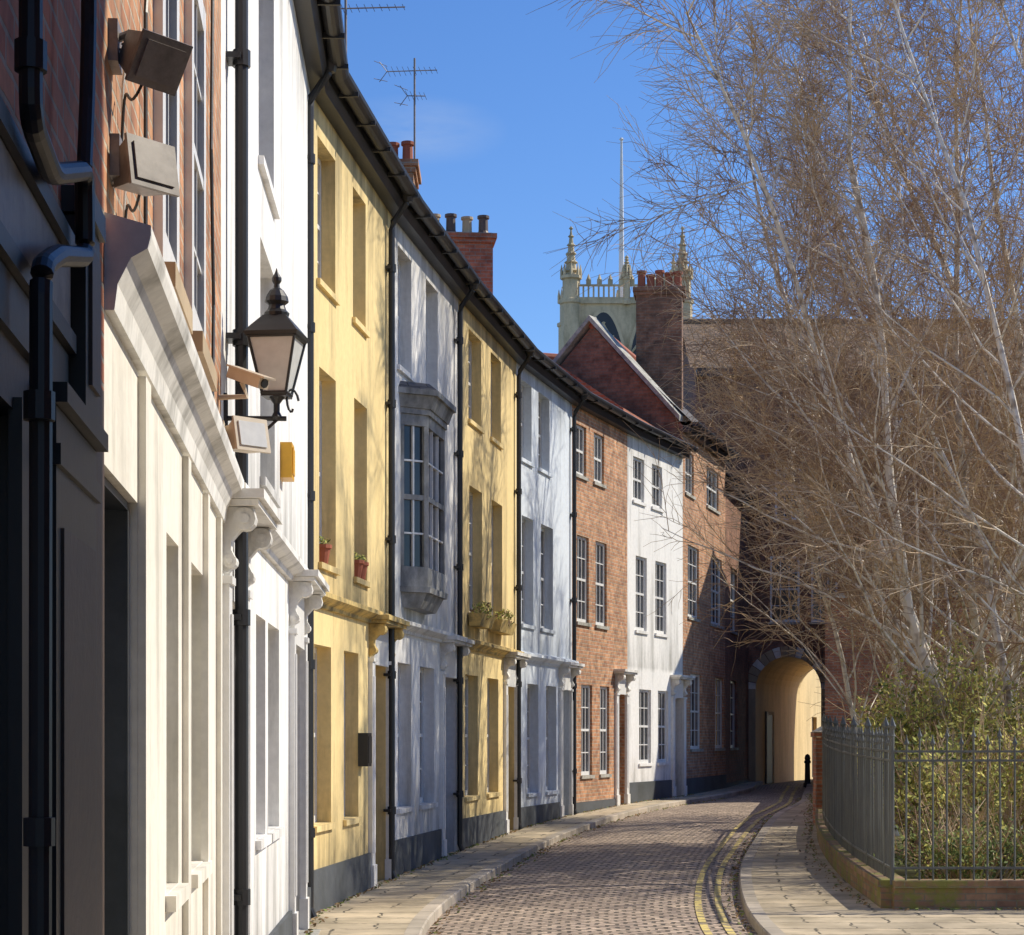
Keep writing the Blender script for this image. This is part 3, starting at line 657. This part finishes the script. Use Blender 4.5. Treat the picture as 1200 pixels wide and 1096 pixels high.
# ------------------------------------------------------------ church tower
mb=MB(); x1,x2,y1,y2=5.3,15.3,180.,190.
mb.box(x1,x2,y1,y2,0,41,'stone')
for z in (29.5,40.9): mb.box(x1-.2,x2+.2,y1-.2,y2+.2,z,z+.35,'stone')
def pw(cx,w,z0,zs_,h,wd,T,mat):
    pts=[(cx-w/2,z0),(cx+w/2,z0)]; k=8
    for i in range(k+1):
        t=i/k; pts.append((cx+w/2*(1-t),zs_+h*math.sin(math.pi/2*t**.8)))
    for i in range(k-1,-1,-1):
        t=i/k; pts.append((cx-w/2*(1-t),zs_+h*math.sin(math.pi/2*t**.8)))
    mb.prism([T(x,0,z) for x,z in pts],[T(x,wd,z) for x,z in pts],mat)
for side in range(2):
    T=(lambda x,w,z:(x,y1-w,z)) if side==0 else (lambda x,w,z:(x1-w,y1+(x-x1),z))
    for cx in (x1+2.9,x2-2.9):
        pw(cx,4.1,31,36.5,4.1,.18,T,'stone'); pw(cx,3.5,31.5,36.5,3.6,.2,T,'door_dark')
        for q in (-.85,0,.85): mb.box(cx+q-.1,cx+q+.1,.2,.35,31.5,39 if q==0 else 38,'stone',T)
        mb.tube([T(cx-1.65,.3,36.5),T(cx-.7,.3,37.8),T(cx+.1,.3,39.2)],.1,'stone',5)
        mb.tube([T(cx+1.65,.3,36.5),T(cx+.7,.3,37.8),T(cx-.1,.3,39.2)],.1,'stone',5)
        mb.box(cx-1.6,cx+1.6,.2,.32,34,34.25,'stone',T)
for side in range(4):
    T=[lambda x,w,z:(x,y1-w,z),lambda x,w,z:(x,y2+w,z),lambda x,w,z:(x1-w,y1+(x-x1),z),lambda x,w,z:(x2+w,y1+(x-x1),z)][side]
    mb.box(x1,x2,-.25,.05,41.26,41.5,'stone',T); mb.box(x1,x2,-.24,.04,42.5,42.65,'stone',T)
    for k in range(22):
        x=x1+.2+k*(x2-x1-.4)/21; mb.box(x-.08,x+.08,-.2,.0,41.5,42.5,'stone',T)
    for k in range(10):
        x=x1+.6+k*(x2-x1-1.2)/9; mb.box(x-.22,x+.22,-.2,.0,42.65,43.1,'stone',T)
        mb.lathe(T(x,-.1,43.1),[(.2,0),(.02,.5)],'stone',4)
def turret(x,y,r,zb_,zt_,ztip):
    mb.lathe((x,y,0),[(r,zb_),(r,zt_-2.2),(r*1.15,zt_-2.1),(r*1.15,zt_-1.8),(r*.85,zt_-1.7),(r*.85,zt_),(r*1.1,zt_+.1),(r*1.1,zt_+.35),(r*.62,zt_+.5),(.06,ztip)],'stone',8)
    for k in range(8):
        t=k*math.pi/4; mb.lathe((x+r*.95*math.cos(t),y+r*.95*math.sin(t),zt_+.3),[(.13,0),(.13,.5),(.02,1.1)],'stone',4)
    for z in range(5):
        f=z/5; rr=r*.62*(1-f)+.05; mb.lathe((x,y,zt_+.7+f*(ztip-zt_-.7)),[(rr,0),(rr+.13,.1),(rr,.25)],'stone',8)
    mb.lathe((x,y,ztip-.1),[(.05,0),(.2,.15),(.05,.35)],'stone',6)
for x in (x1,x2):
    for y in (y1,y2): turret(x,y,.9,0,43.0,47.6)
for y in (y1,y2): turret((x1+x2)/2,y,.35,41,43.0,45.0)
mb.tube([(10.1,185,41),(10.1,185,50),(10.1,185,57)],[.28,.2,.1],'gloss',8); mb.lathe((10.1,185,57),[(.1,0),(.22,.15),(.1,.3)],'gloss',8)
mb.obj('church_tower')

# ------------------------------------------------------------ ground, road, pavements
ys=[-60,-30]+[(-12+i*.6) for i in range(int(92/.6)+1)]+[100,140,250,600,3000]
mb=MB()
xs=[-3000,-300,-60,-20,0,10,25,60,300,3000]
for i,y in enumerate(ys):
    for x in xs: mb.v.append((x,y,zg(min(y,100))-.03))
k=mb.mi('ground'); nx=len(xs)
for i in range(len(ys)-1):
    for j in range(nx-1): mb.f.append((i*nx+j,i*nx+j+1,(i+1)*nx+j+1,(i+1)*nx+j)); mb.m.append(k)
mb.obj('ground')
def strip(fa,fb,dz,mat,y0=-12,y1=80,st=.5,nl=1,crown=0,wav=0):
    mb=MB(); uv=[]; s=0
    cnt=int(round((y1-y0)/st)); k=mb.mi(mat)
    prev=None
    for i in range(cnt+1):
        y=y0+(y1-y0)*i/cnt; a,b=fa(y),fb(y); m=Vector(((a+b)/2,y))
        if prev is not None: s+=(m-prev).length
        prev=m
        for j in range(nl+1):
            t=j/nl; x=a+(b-a)*t
            wv=wav*4*t*(1-t)*(math.sin(y*1.3+x*2)+.6*math.sin(y*3.1-x*1.7)+.5*math.sin(y*.55+x*3.3))
            mb.v.append((x,y,zg(y)+dz+crown*4*t*(1-t)+wv)); uv.append(((x-a)*1.0,s))
    for i in range(cnt):
        for j in range(nl):
            w=nl+1; mb.f.append((i*w+j,i*w+j+1,(i+1)*w+j+1,(i+1)*w+j)); mb.m.append(k)
    return mb,uv
def facX(y):
    for i in range(len(NP)-1):
        if y<=NP[i+1].y or i==len(NP)-2:
            a,b=NP[i],NP[i+1]; return a.x+(b.x-a.x)*(y-a.y)/(b.y-a.y)
mb,uv=strip(kL,kR,0,'setts',nl=12,crown=.06,wav=.008,st=.3); mb.obj('road',uvs=uv,smooth=True)
mb,uv=strip(lambda y:facX(y)-.05,lambda y:kL(y)-.15,.11,'flags',y1=60.9,nl=3); mb.obj('pavement',uvs=uv)
mb,uv=strip(lambda y:kR(y)+.15,lambda y:fenceX(y)+.05,.11,'flags',y0=22.05,y1=60.9,nl=3); mb.obj('pavement',uvs=uv)
mb,uv=strip(lambda y:kR(y)+.15,lambda y:14.0,.111,'flags',y0=-12,y1=22.05,nl=6); mb.obj('pavement',uvs=uv)
def kerb(f,side):
    mb=MB(); uv=[]; y0,y1=-12,60.9; cnt=220; k=mb.mi('kerb'); s=0; prev=None
    for i in range(cnt+1):
        y=y0+(y1-y0)*i/cnt; x=f(y); m=Vector((x,y)); s+=0 if prev is None else (m-prev).length; prev=m
        for (o,z,q) in ((.16,.108,0),(.16,.114,0.02),(.015,.114,.18),(0,.1,.2),(-0.0,-.06,.36)):
            mb.v.append((x+side*o,y,zg(y)+z)); uv.append((s,q+.02))
    for i in range(cnt):
        for j in range(4): mb.f.append((i*5+j,i*5+j+1,i*5+j+6,i*5+j+5)); mb.m.append(k)
    mb.obj('kerb',uvs=uv)
kerb(kL,-1); kerb(kR,1)
for o in (-.28,-.52):
    mb=MB(); y0,y1=-12,58; cnt=int((y1-y0)/.3); k=mb.mi('yel_line')
    for i in range(cnt+1):
        y=y0+(y1-y0)*i/cnt
        for q in (o-.04,o+.04):
            x=kR(y)+q; t=(x-kL(y))/(kR(y)-kL(y)); wv=.008*4*t*(1-t)*(math.sin(y*1.3+x*2)+.6*math.sin(y*3.1-x*1.7)+.5*math.sin(y*.55+x*3.3))
            mb.v.append((x,y,zg(y)+.06*4*t*(1-t)+wv+.009))
    for i in range(cnt): mb.f.append((i*2,i*2+1,i*2+3,i*2+2)); mb.m.append(k)
    mb.obj('yellow_line')
mb=MB(); cnt=40
k=mb.mi('soil')
for i in range(cnt+1):
    y=22.2+(50.4-22.2)*i/cnt
    for j in range(9): x=fenceX(y)+.15+(45-fenceX(y))*j/8; mb.v.append((x,y,zg(y)+.2+.12*math.sin(x*1.7+y)*(j>0)))
for i in range(cnt):
    for j in range(8): mb.f.append((i*9+j,i*9+j+1,i*9+j+10,i*9+j+9)); mb.m.append(k)
mb.obj('garden_ground')
mb=MB()
for _ in range(2600):
    y=U(14,50); r_=R()
    if r_<.3: x=facX(y)+.06+abs(random.gauss(0,.05)); z=zg(y)+.13
    elif r_<.55: x=kL(y)+.03+abs(random.gauss(0,.08)); z=zg(y)+.03
    elif r_<.8: x=kR(y)-.03-abs(random.gauss(0,.08)); z=zg(y)+.03
    elif y>22.2: x=fenceX(y)-.2-abs(random.gauss(0,.08)); z=zg(y)+.13
    else: x=U(4.2,7); y=21.8-abs(random.gauss(0,.08)); z=zg(y)+.13
    a=Vector((U(-1,1),U(-1,1),U(-.3,.5))).normalized(); b=a.orthogonal().normalized(); s=U(.015,.035); p=Vector((x,y,z))
    mb.poly([p-a*s,p+b*s*.5,p+a*s,p-b*s*.5],'leaf2' if R()<.4 else 'litter')
mb.obj('leaf_litter',uv=False)

# ------------------------------------------------------------ fence
path=[]
y=37.6
while y>22.0: path.append(Vector((fenceX(y),y,0))); y-=.8
path.append(Vector((4.17,22.0,0))); 
front=[Vector((4.17+q,22.0+.02*q,0)) for q in (0,1.2,2.4,3.6,4.8,6,7.2,9)]
hf=empty('iron_railings'); mp=MB(); mi_=MB()
def zpl(y): return zg(y)+.42
def plinth_run(P,inner):
    for a,b in zip(P,P[1:]):
        t=(b-a).normalized(); n=Vector((t.y,-t.x,0))*inner
        for (o0,o1,z0,z1) in ((-.12,.14,-.3,.34),(-.15,.17,.343,.42)):
            pts=lambda z:[(a.x+n.x*o0,a.y+n.y*o0,zg(a.y)+z),(b.x+n.x*o0,b.y+n.y*o0,zg(b.y)+z),(b.x+n.x*o1,b.y+n.y*o1,zg(b.y)+z),(a.x+n.x*o1,a.y+n.y*o1,zg(a.y)+z)]
            mp.prism(pts(z0),pts(z1),'brick_plinth')
plinth_run(path,-1); plinth_run(front,-1)
mp.obj('brick_plinth',hf)
def pickets(P,sp):
    tot=sum((b-a).length for a,b in zip(P,P[1:])); n=int(tot/sp); 
    def at(s):
        for a,b in zip(P,P[1:]):
            l=(b-a).length
            if s<=l: return a+(b-a)*(s/l)
            s-=l
        return P[-1]
    for k in range(n+1):
        p=at(k*tot/n); z0=zpl(p.y); z1=z0+1.47+(.0 if k%2 else .08); dx,dy=U(-.015,.015),U(-.015,.015)
        mi_.tube([(p.x,p.y,z0),(p.x+dx,p.y+dy,z1)],.012,'rail',5)
        mi_.lathe((p.x+dx,p.y+dy,z1),[(.012,0),(.03,.03),(.014,.07),(.002,.13)],'rail',5)
        if k%12==0:
            mi_.tube([(p.x,p.y,z0-.05),(p.x,p.y,z1+.1)],.025,'rail',6); mi_.lathe((p.x,p.y,z1+.1),[(.02,0),(.045,.04),(.02,.1),(.002,.15)],'rail',6)
    for a,b in zip(P,P[1:]):
        for zz in (.12,1.3,1.4):
            t=(b-a).normalized(); n_=Vector((t.y,-t.x,0))*.018
            z=zpl(a.y)+zz; z2=zpl(b.y)+zz
            mi_.prism([a+n_+Vector((0,0,z)),a-n_+Vector((0,0,z)),a-n_+Vector((0,0,z+.025)),a+n_+Vector((0,0,z+.025))],[b+n_+Vector((0,0,z2)),b-n_+Vector((0,0,z2)),b-n_+Vector((0,0,z2+.025)),b+n_+Vector((0,0,z2+.025))],'rail')
pickets(path,.14); pickets(front,.15)
mi_.obj('railings',hf)
mb=MB(); px,py=fenceX(38)+.02,37.95
mb.box(px-.2,px+.2,py-.2,py+.2,0,2.0,'brick_red'); mb.box(px-.24,px+.24,py-.24,py+.24,2.003,2.1,'brick_red'); mb.prism([(px-.22,py-.22,2.103),(px+.22,py-.22,2.103),(px+.22,py+.22,2.103),(px-.22,py+.22,2.103)],[(px-.08,py-.08,2.2),(px+.08,py-.08,2.2),(px+.08,py+.08,2.2),(px-.08,py+.08,2.2)],'sill')
mb.obj('brick_gate_pier')
mb=MB()
yy=[38.2+i*1.02 for i in range(13)]
for a,b in zip(yy,yy[1:]):
    b=min(b,50.45); xa,xb=fenceX(a)+.02,fenceX(b)+.02
    mb.prism([(xa,a,0),(xb,b,0),(xb+.25,b,0),(xa+.25,a,0)],[(xa,a,1.9),(xb,b,1.9),(xb+.25,b,1.9),(xa+.25,a,1.9)],'brick_red')
mb.obj('brick_wall')
mb=MB(); mb.lathe((8.62,58.5,zg(58.5)),[(.12,0),(.12,.12),(.085,.16),(.075,.7),(.1,.72),(.1,.77),(.075,.8),(.09,.86),(.06,.95),(.01,.98)],'black',10); mb.obj('bollard')

# ------------------------------------------------------------ birches
def tree(name,x,y,stems,H,seed,nl=28,spread=1.0,lean=(-.15,0),dens=1.0):
    random.seed(seed); V=[];Fc=[];Mi=[]
    def tube(pts,r0,r1,n,mi):
        i0=len(V); m=len(pts); d=(pts[-1]-pts[0]).normalized(); a=d.orthogonal().normalized(); b=d.cross(a)
        cs=[(a*math.cos(2*math.pi*q/n)+b*math.sin(2*math.pi*q/n)) for q in range(n)]
        for j,p in enumerate(pts):
            r=r0+(r1-r0)*j/(m-1)
            for c in cs: V.append((p.x+c.x*r,p.y+c.y*r,p.z+c.z*r))
        for j in range(m-1):
            for q in range(n):
                q2=(q+1)%n; Fc.append((i0+j*n+q,i0+j*n+q2,i0+j*n+n+q2,i0+j*n+n+q)); Mi.append(mi)
    NS=[14,8,5,3]; WB=[.07,.1,.13,.17]; TR=[.02,.04,.01,-.07]; SD=[7,5,3,3]
    def grow(p,d,L,r,lv):
        pts=[p]; ns=NS[lv]; dd=d.copy(); wb=WB[lv]
        for i in range(ns):
            dd=dd+Vector((random.gauss(0,wb),random.gauss(0,wb),random.gauss(0,wb)+TR[lv])); dd.normalize(); p=p+dd*(L/ns); pts.append(p)
        tube(pts,r,r*(.2 if lv<2 else .5),SD[lv],0 if lv<2 else 1)
        if lv==3: return
        cnt=int([nl,12,7][lv]*dens); t0=[.13,.12,.1][lv]
        for k in range(cnt):
            t=t0+(1-t0)*(k+R())/cnt; j=min(int(t*ns),ns-1); f=t*ns-j
            q=pts[j].lerp(pts[j+1],f); pd=(pts[j+1]-pts[j]).normalized()
            o=Vector((U(-1,1),U(-1,1),U(-1,1))); o=o-pd*o.dot(pd); o.normalize()
            ang=math.radians(U(28,60)) if lv==0 else math.radians(U(20,50))
            cd=pd*math.cos(ang)+o*math.sin(ang)
            if lv==0: l=H*U(.22,.37)*(1.2-.75*t)*spread; rr=max(r*(1-.75*t)*.42,.016)
            elif lv==1: l=L*U(.28,.5)*(1.1-.5*t); rr=max(r*(1-.7*t)*.45,.008)
            else: l=U(.35,.85); rr=.0055
            grow(q,cd,l,rr,lv+1)
    for s in range(stems):
        a=U(0,6.28); d=Vector((lean[0]+.2*math.cos(a),lean[1]+.2*math.sin(a),1)).normalized()
        grow(Vector((x+.25*math.cos(a),y+.25*math.sin(a),zg(y))),d,H*U(.88,1.08),.078*H/12*U(.8,1.1),0)
    me=bpy.data.meshes.new(name); me.from_pydata(V,[],Fc); me.materials.append(M['bark']); me.materials.append(M['twig'])
    me.polygons.foreach_set('material_index',Mi); me.update()
    o=bpy.data.objects.new(name,me); scene.collection.objects.link(o)
tree('birch_tree',7.5,30,3,14,11,lean=(-.06,0),nl=30)
tree('birch_tree',8.3,35,3,14,12,lean=(-.08,0),nl=32)
tree('birch_tree',8.7,27.5,2,14,13,lean=(-.03,0),nl=32)
tree('birch_tree',9.4,41,3,14,14,lean=(-.06,0),nl=30)
tree('birch_tree',10.6,33,3,15,15,lean=(-.04,0),nl=32)
tree('birch_tree',6.6,33,3,9.5,16,lean=(-.12,0),dens=.9,spread=1.15)
random.seed(3)
def shrub(name,c,r,nst,nleaf,ls=.035,mats=('leaf','leaf2')):
    mb=MB(); tips=[]
    for _ in range(nst):
        a=U(0,6.28); q=U(0,1)**.5; p=Vector((c[0]+.4*r[0]*q*math.cos(a),c[1]+.4*r[1]*q*math.sin(a),zg(c[1])+.1))
        tip=Vector((c[0]+r[0]*q*math.cos(a)+U(-.2,.2),c[1]+r[1]*q*math.sin(a)+U(-.2,.2),zg(c[1])+r[2]*U(.6,1.05)*(1.1-.35*q)))
        mid=p.lerp(tip,.5)+Vector((U(-.15,.15),U(-.15,.15),.15)); mb.tube([p,mid,tip],[.014,.009,.004],'twig',4,False); tips.append((p,mid,tip))
        for _ in range(3):
            s=mid.lerp(tip,R()); mb.tube([s,s+Vector((U(-.3,.3),U(-.3,.3),U(.1,.5)))],[.006,.003],'twig',3,False)
    for _ in range(nleaf):
        p,m_,t=tips[int(R()*len(tips))]; f=R()**.5
        q=(p.lerp(m_,f*2) if f<.5 else m_.lerp(t,f*2-1))+Vector((random.gauss(0,.08),random.gauss(0,.08),random.gauss(0,.08)))
        a=Vector((U(-1,1),U(-1,1),U(-1,1))).normalized(); b=a.orthogonal().normalized(); s=ls*U(.5,1.3)
        mb.poly([q-a*s,q+b*s*.5,q+a*s,q-b*s*.5],mats[0] if R()<.78 else mats[1])
    mb.obj(name,uv=False)
shrub('shrub',(6.0,25.5,0),(1.3,1.8,2.3),130,7000,ls=.04)
shrub('shrub',(6.5,30.0,0),(1.3,2,3.3),180,11000,ls=.045)
shrub('shrub',(7.6,25.0,0),(1.4,1.6,2.8),160,8000,ls=.042)
shrub('shrub',(6.9,36,0),(1.0,2,2.8),120,6000,ls=.045)
shrub('shrub',(5.4,23.6,0),(.9,1.1,1.1),90,3500,mats=('leaf2','leaf'))
shrub('shrub',(8.6,29,0),(1.5,2.2,3.6),180,10000,ls=.045)
shrub('shrub',(9.5,38,0),(2.5,3,3.0),140,5000,mats=('leaf2','leaf'))

# ------------------------------------------------------------ light, world, camera
saz=math.atan2(.93,.35); sel=math.radians(41)
w=bpy.data.worlds.new("World"); scene.world=w; w.use_nodes=True; nt=w.node_tree
bg=nt.nodes['Background']; sky=nt.nodes.new('ShaderNodeTexSky'); sky.sky_type='NISHITA'; sky.sun_disc=False
sky.sun_elevation=sel; sky.sun_rotation=saz; sky.air_density=1.0; sky.dust_density=.0; sky.ozone_density=4.0; sky.altitude=400
hs=nt.nodes.new('ShaderNodeHueSaturation'); hs.inputs['Hue'].default_value=.51; hs.inputs['Saturation'].default_value=1.2; hs.inputs['Value'].default_value=1.15
nt.links.new(sky.outputs[0],hs.inputs['Color'])
tc=nt.nodes.new('ShaderNodeTexCoord').outputs['Generated']
mp=nt.nodes.new('ShaderNodeMapping'); mp.inputs['Location'].default_value=(.0465*22,0,-.289*60); mp.inputs['Scale'].default_value=(22,0,60); nt.links.new(tc,mp.inputs[0])
ln=nt.nodes.new('ShaderNodeVectorMath'); ln.operation='LENGTH'; nt.links.new(mp.outputs[0],ln.inputs[0])
msk=ramp(nt,ln.outputs['Value'],0,1,(1,1,1,1),(0,0,0,1))
cl=math_(nt,'MULTIPLY',math_(nt,'MULTIPLY',msk,ramp(nt,noise(nt,tc,14,5,.6,(1,1,4)),.35,.7)),.35)
nt.links.new(mix(nt,cl,hs.outputs[0],(4.5,5,5.6)),bg.inputs[0]); bg.inputs[1].default_value=.14
sl=bpy.data.lights.new('sun','SUN'); sl.energy=5; sl.angle=math.radians(.5); sl.color=(1,.92,.77)
so=bpy.data.objects.new('sun',sl); scene.collection.objects.link(so)
sd=Vector((math.sin(saz)*math.cos(sel),math.cos(saz)*math.cos(sel),math.sin(sel)))
so.rotation_euler=sd.to_track_quat('Z','Y').to_euler()
cam=bpy.data.cameras.new('camera'); co=bpy.data.objects.new('camera',cam); scene.collection.objects.link(co)
co.location=(0,0,EYE); co.rotation_euler=(math.pi/2,0,0)
cam.sensor_width=36; cam.lens=FOC/1200*36; cam.shift_y=(864-548)/1200; cam.clip_start=.05; cam.clip_end=6000
scene.camera=co
scene.view_settings.view_transform='Standard'; scene.view_settings.look='None'; scene.view_settings.exposure=0
